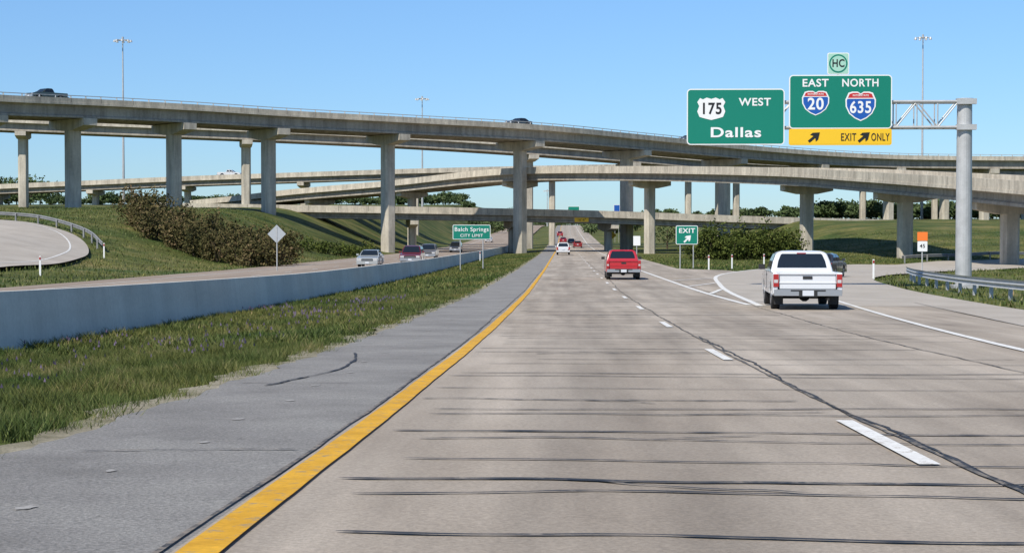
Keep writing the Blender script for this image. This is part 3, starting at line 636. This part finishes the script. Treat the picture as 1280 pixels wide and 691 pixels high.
for q0,q1,n,d0,d1,h0,h1 in((-60,50,16,430,520,5,8),(50,340,26,560,680,2.5,4.5),(1015,1215,44,400,470,2.5,5.5),(1210,1330,14,420,520,2.5,4),(480,640,28,560,800,3,6),(735,850,16,560,850,2.5,5.5),(640,735,16,1300,1600,6,11),(330,500,18,600,700,3,5),(850,1010,14,480,600,2.5,4.)):
    for i in range(n):
        hh=random.uniform(h0,h1); sp.append((q0+(q1-q0)*(i+random.random()*1.5)/n,random.uniform(d0,d1),hh,hh*random.uniform(.55,.9)))
trees('distant_trees',sp,.42)
trees('oak_tree',[(834,330,6.,2.8)],.2)
# grass
def grass(n,us,vs,h,w,keep=None,lean=.5):
    u=rng.uniform(us[0],us[1],n); v=vs[0]+(vs[1]-vs[0])*rng.random(n); 
    if keep is not None:
        k=keep(u,v); u,v=u[k],v[k]
    n=len(u); z=ground(u,v)-.08; clump=.6+.5*(np.sin(u*2.3+v*.9)*np.sin(v*1.4-u)+.6*np.sin(u*5.1+v*3.3))*.6
    H=h*rng.uniform(.5,1.2,n)*np.clip(clump,.35,1.3); a=rng.random(n)*6.283; W=w*rng.uniform(.6,1.3,n)
    dx,dy=np.cos(a)*W/2,np.sin(a)*W/2; lx,ly=rng.normal(0,lean,n)*H,rng.normal(0,lean,n)*H
    return np.stack([np.stack([u-dx,v-dy,z],1),np.stack([u+dx,v+dy,z],1),np.stack([u+lx,v+ly,z+H+.05],1)],1).reshape(-1,3)
bare=lambda u,v:np.sin(u*1.3+v*.37)*np.sin(v*.71-u*.8)+.5*np.sin(u*3.1+v*2.3)<1.05
medk=lambda u,v:(u<-3.72+.14*np.sin(v*2.1)+.1*np.sin(v*5.7)+rng.normal(0,.12,len(u)))&bare(u,v)
G=[grass(140000,(-10.2,-3.4),(8,28),.17,.012,medk,.8),grass(80000,(-10.2,-3.4),(28,75),.19,.03,medk,.8),grass(35000,(-10.2,-3.5),(75,260),.22,.08,medk)]
G.append(grass(50000,(-75,-25.5),(55,240),.26,.08,lambda u,v:dloop(u,v)>4.1))
rk=lambda u,v:(~inpoly(u,v,rpoly))&(u>redge(v)+.25)
G.append(grass(60000,(9,75),(30,230),.22,.08,rk)); G.append(grass(15000,(9.2,40),(120,200),.22,.1,rk))
go=fastmesh('grass',np.concatenate(G),3,m_blade)
n=600; cu=rng.uniform(-9.9,-5.5,40); cv=12+rng.random(40)**1.2*50; k=rng.integers(0,40,n); u=cu[k]+rng.normal(0,.45,n); v=cv[k]+rng.normal(0,1.1,n); kk=(u<-4.6)&(u>-10.1); u,v=u[kk],v[kk]; n=len(u)
z=ground(u,v)+rng.uniform(.02,.12,n); s=.009+.0004*v; a=rng.random(n)*3.14
fl=np.stack([np.stack([u-np.cos(a)*s,v-np.sin(a)*s,z],1),np.stack([u+np.cos(a)*s,v+np.sin(a)*s,z],1),np.stack([u,v,z+s*3],1)],1).reshape(-1,3)
fastmesh('wildflowers',fl,3,m_flow)
# ------------------------------------------------------------------ light, sky, camera
az=math.atan2(-.50,-.80); el=math.radians(47)
sv=Vector((math.sin(az)*math.cos(el),math.cos(az)*math.cos(el),math.sin(el)))
sun=bpy.data.lights.new('sun','SUN'); sun.energy=5.0; sun.angle=math.radians(.5); sun.color=(1,.95,.86); so=bpy.data.objects.new('sun',sun); COL.objects.link(so); so.rotation_euler=sv.to_track_quat('Z','Y').to_euler(); so.location=(0,0,80)
w=bpy.data.worlds.new('World'); sc.world=w; w.use_nodes=True; nt=w.node_tree; bg=nt.nodes['Background']; sk=nt.nodes.new('ShaderNodeTexSky'); sk.sky_type='NISHITA'; sk.sun_disc=False
sk.sun_elevation=el; sk.sun_rotation=az%(2*math.pi); sk.air_density=.8; sk.dust_density=.2; sk.ozone_density=3.0; sk.altitude=200
tc=nt.nodes.new('ShaderNodeTexCoord'); sx=nt.nodes.new('ShaderNodeSeparateXYZ'); nt.links.new(tc.outputs['Generated'],sx.inputs[0])
cr=nt.nodes.new('ShaderNodeValToRGB'); nt.links.new(sx.outputs[2],cr.inputs[0])
cr.color_ramp.elements[0].position=0; cr.color_ramp.elements[0].color=(.50,.62,.75,1)
cr.color_ramp.elements[1].position=.15; cr.color_ramp.elements[1].color=(.68,.86,1.0,1)
mx=nt.nodes.new('ShaderNodeMix'); mx.data_type='RGBA'; mx.blend_type='MULTIPLY'; mx.inputs[0].default_value=1
nt.links.new(sk.outputs[0],mx.inputs[6]); nt.links.new(cr.outputs[0],mx.inputs[7])
nt.links.new(mx.outputs[2],bg.inputs[0]); bg.inputs[1].default_value=.145
cam=bpy.data.cameras.new('camera'); co=bpy.data.objects.new('camera',cam); COL.objects.link(co); cam.sensor_width=36; cam.lens=F/1280*36; cam.clip_end=8000; cam.clip_start=.1
co.rotation_euler=(math.radians(90-1.514),0,TH); sc.camera=co
sc.view_settings.view_transform='Standard'; sc.view_settings.look='None'; sc.view_settings.exposure=0
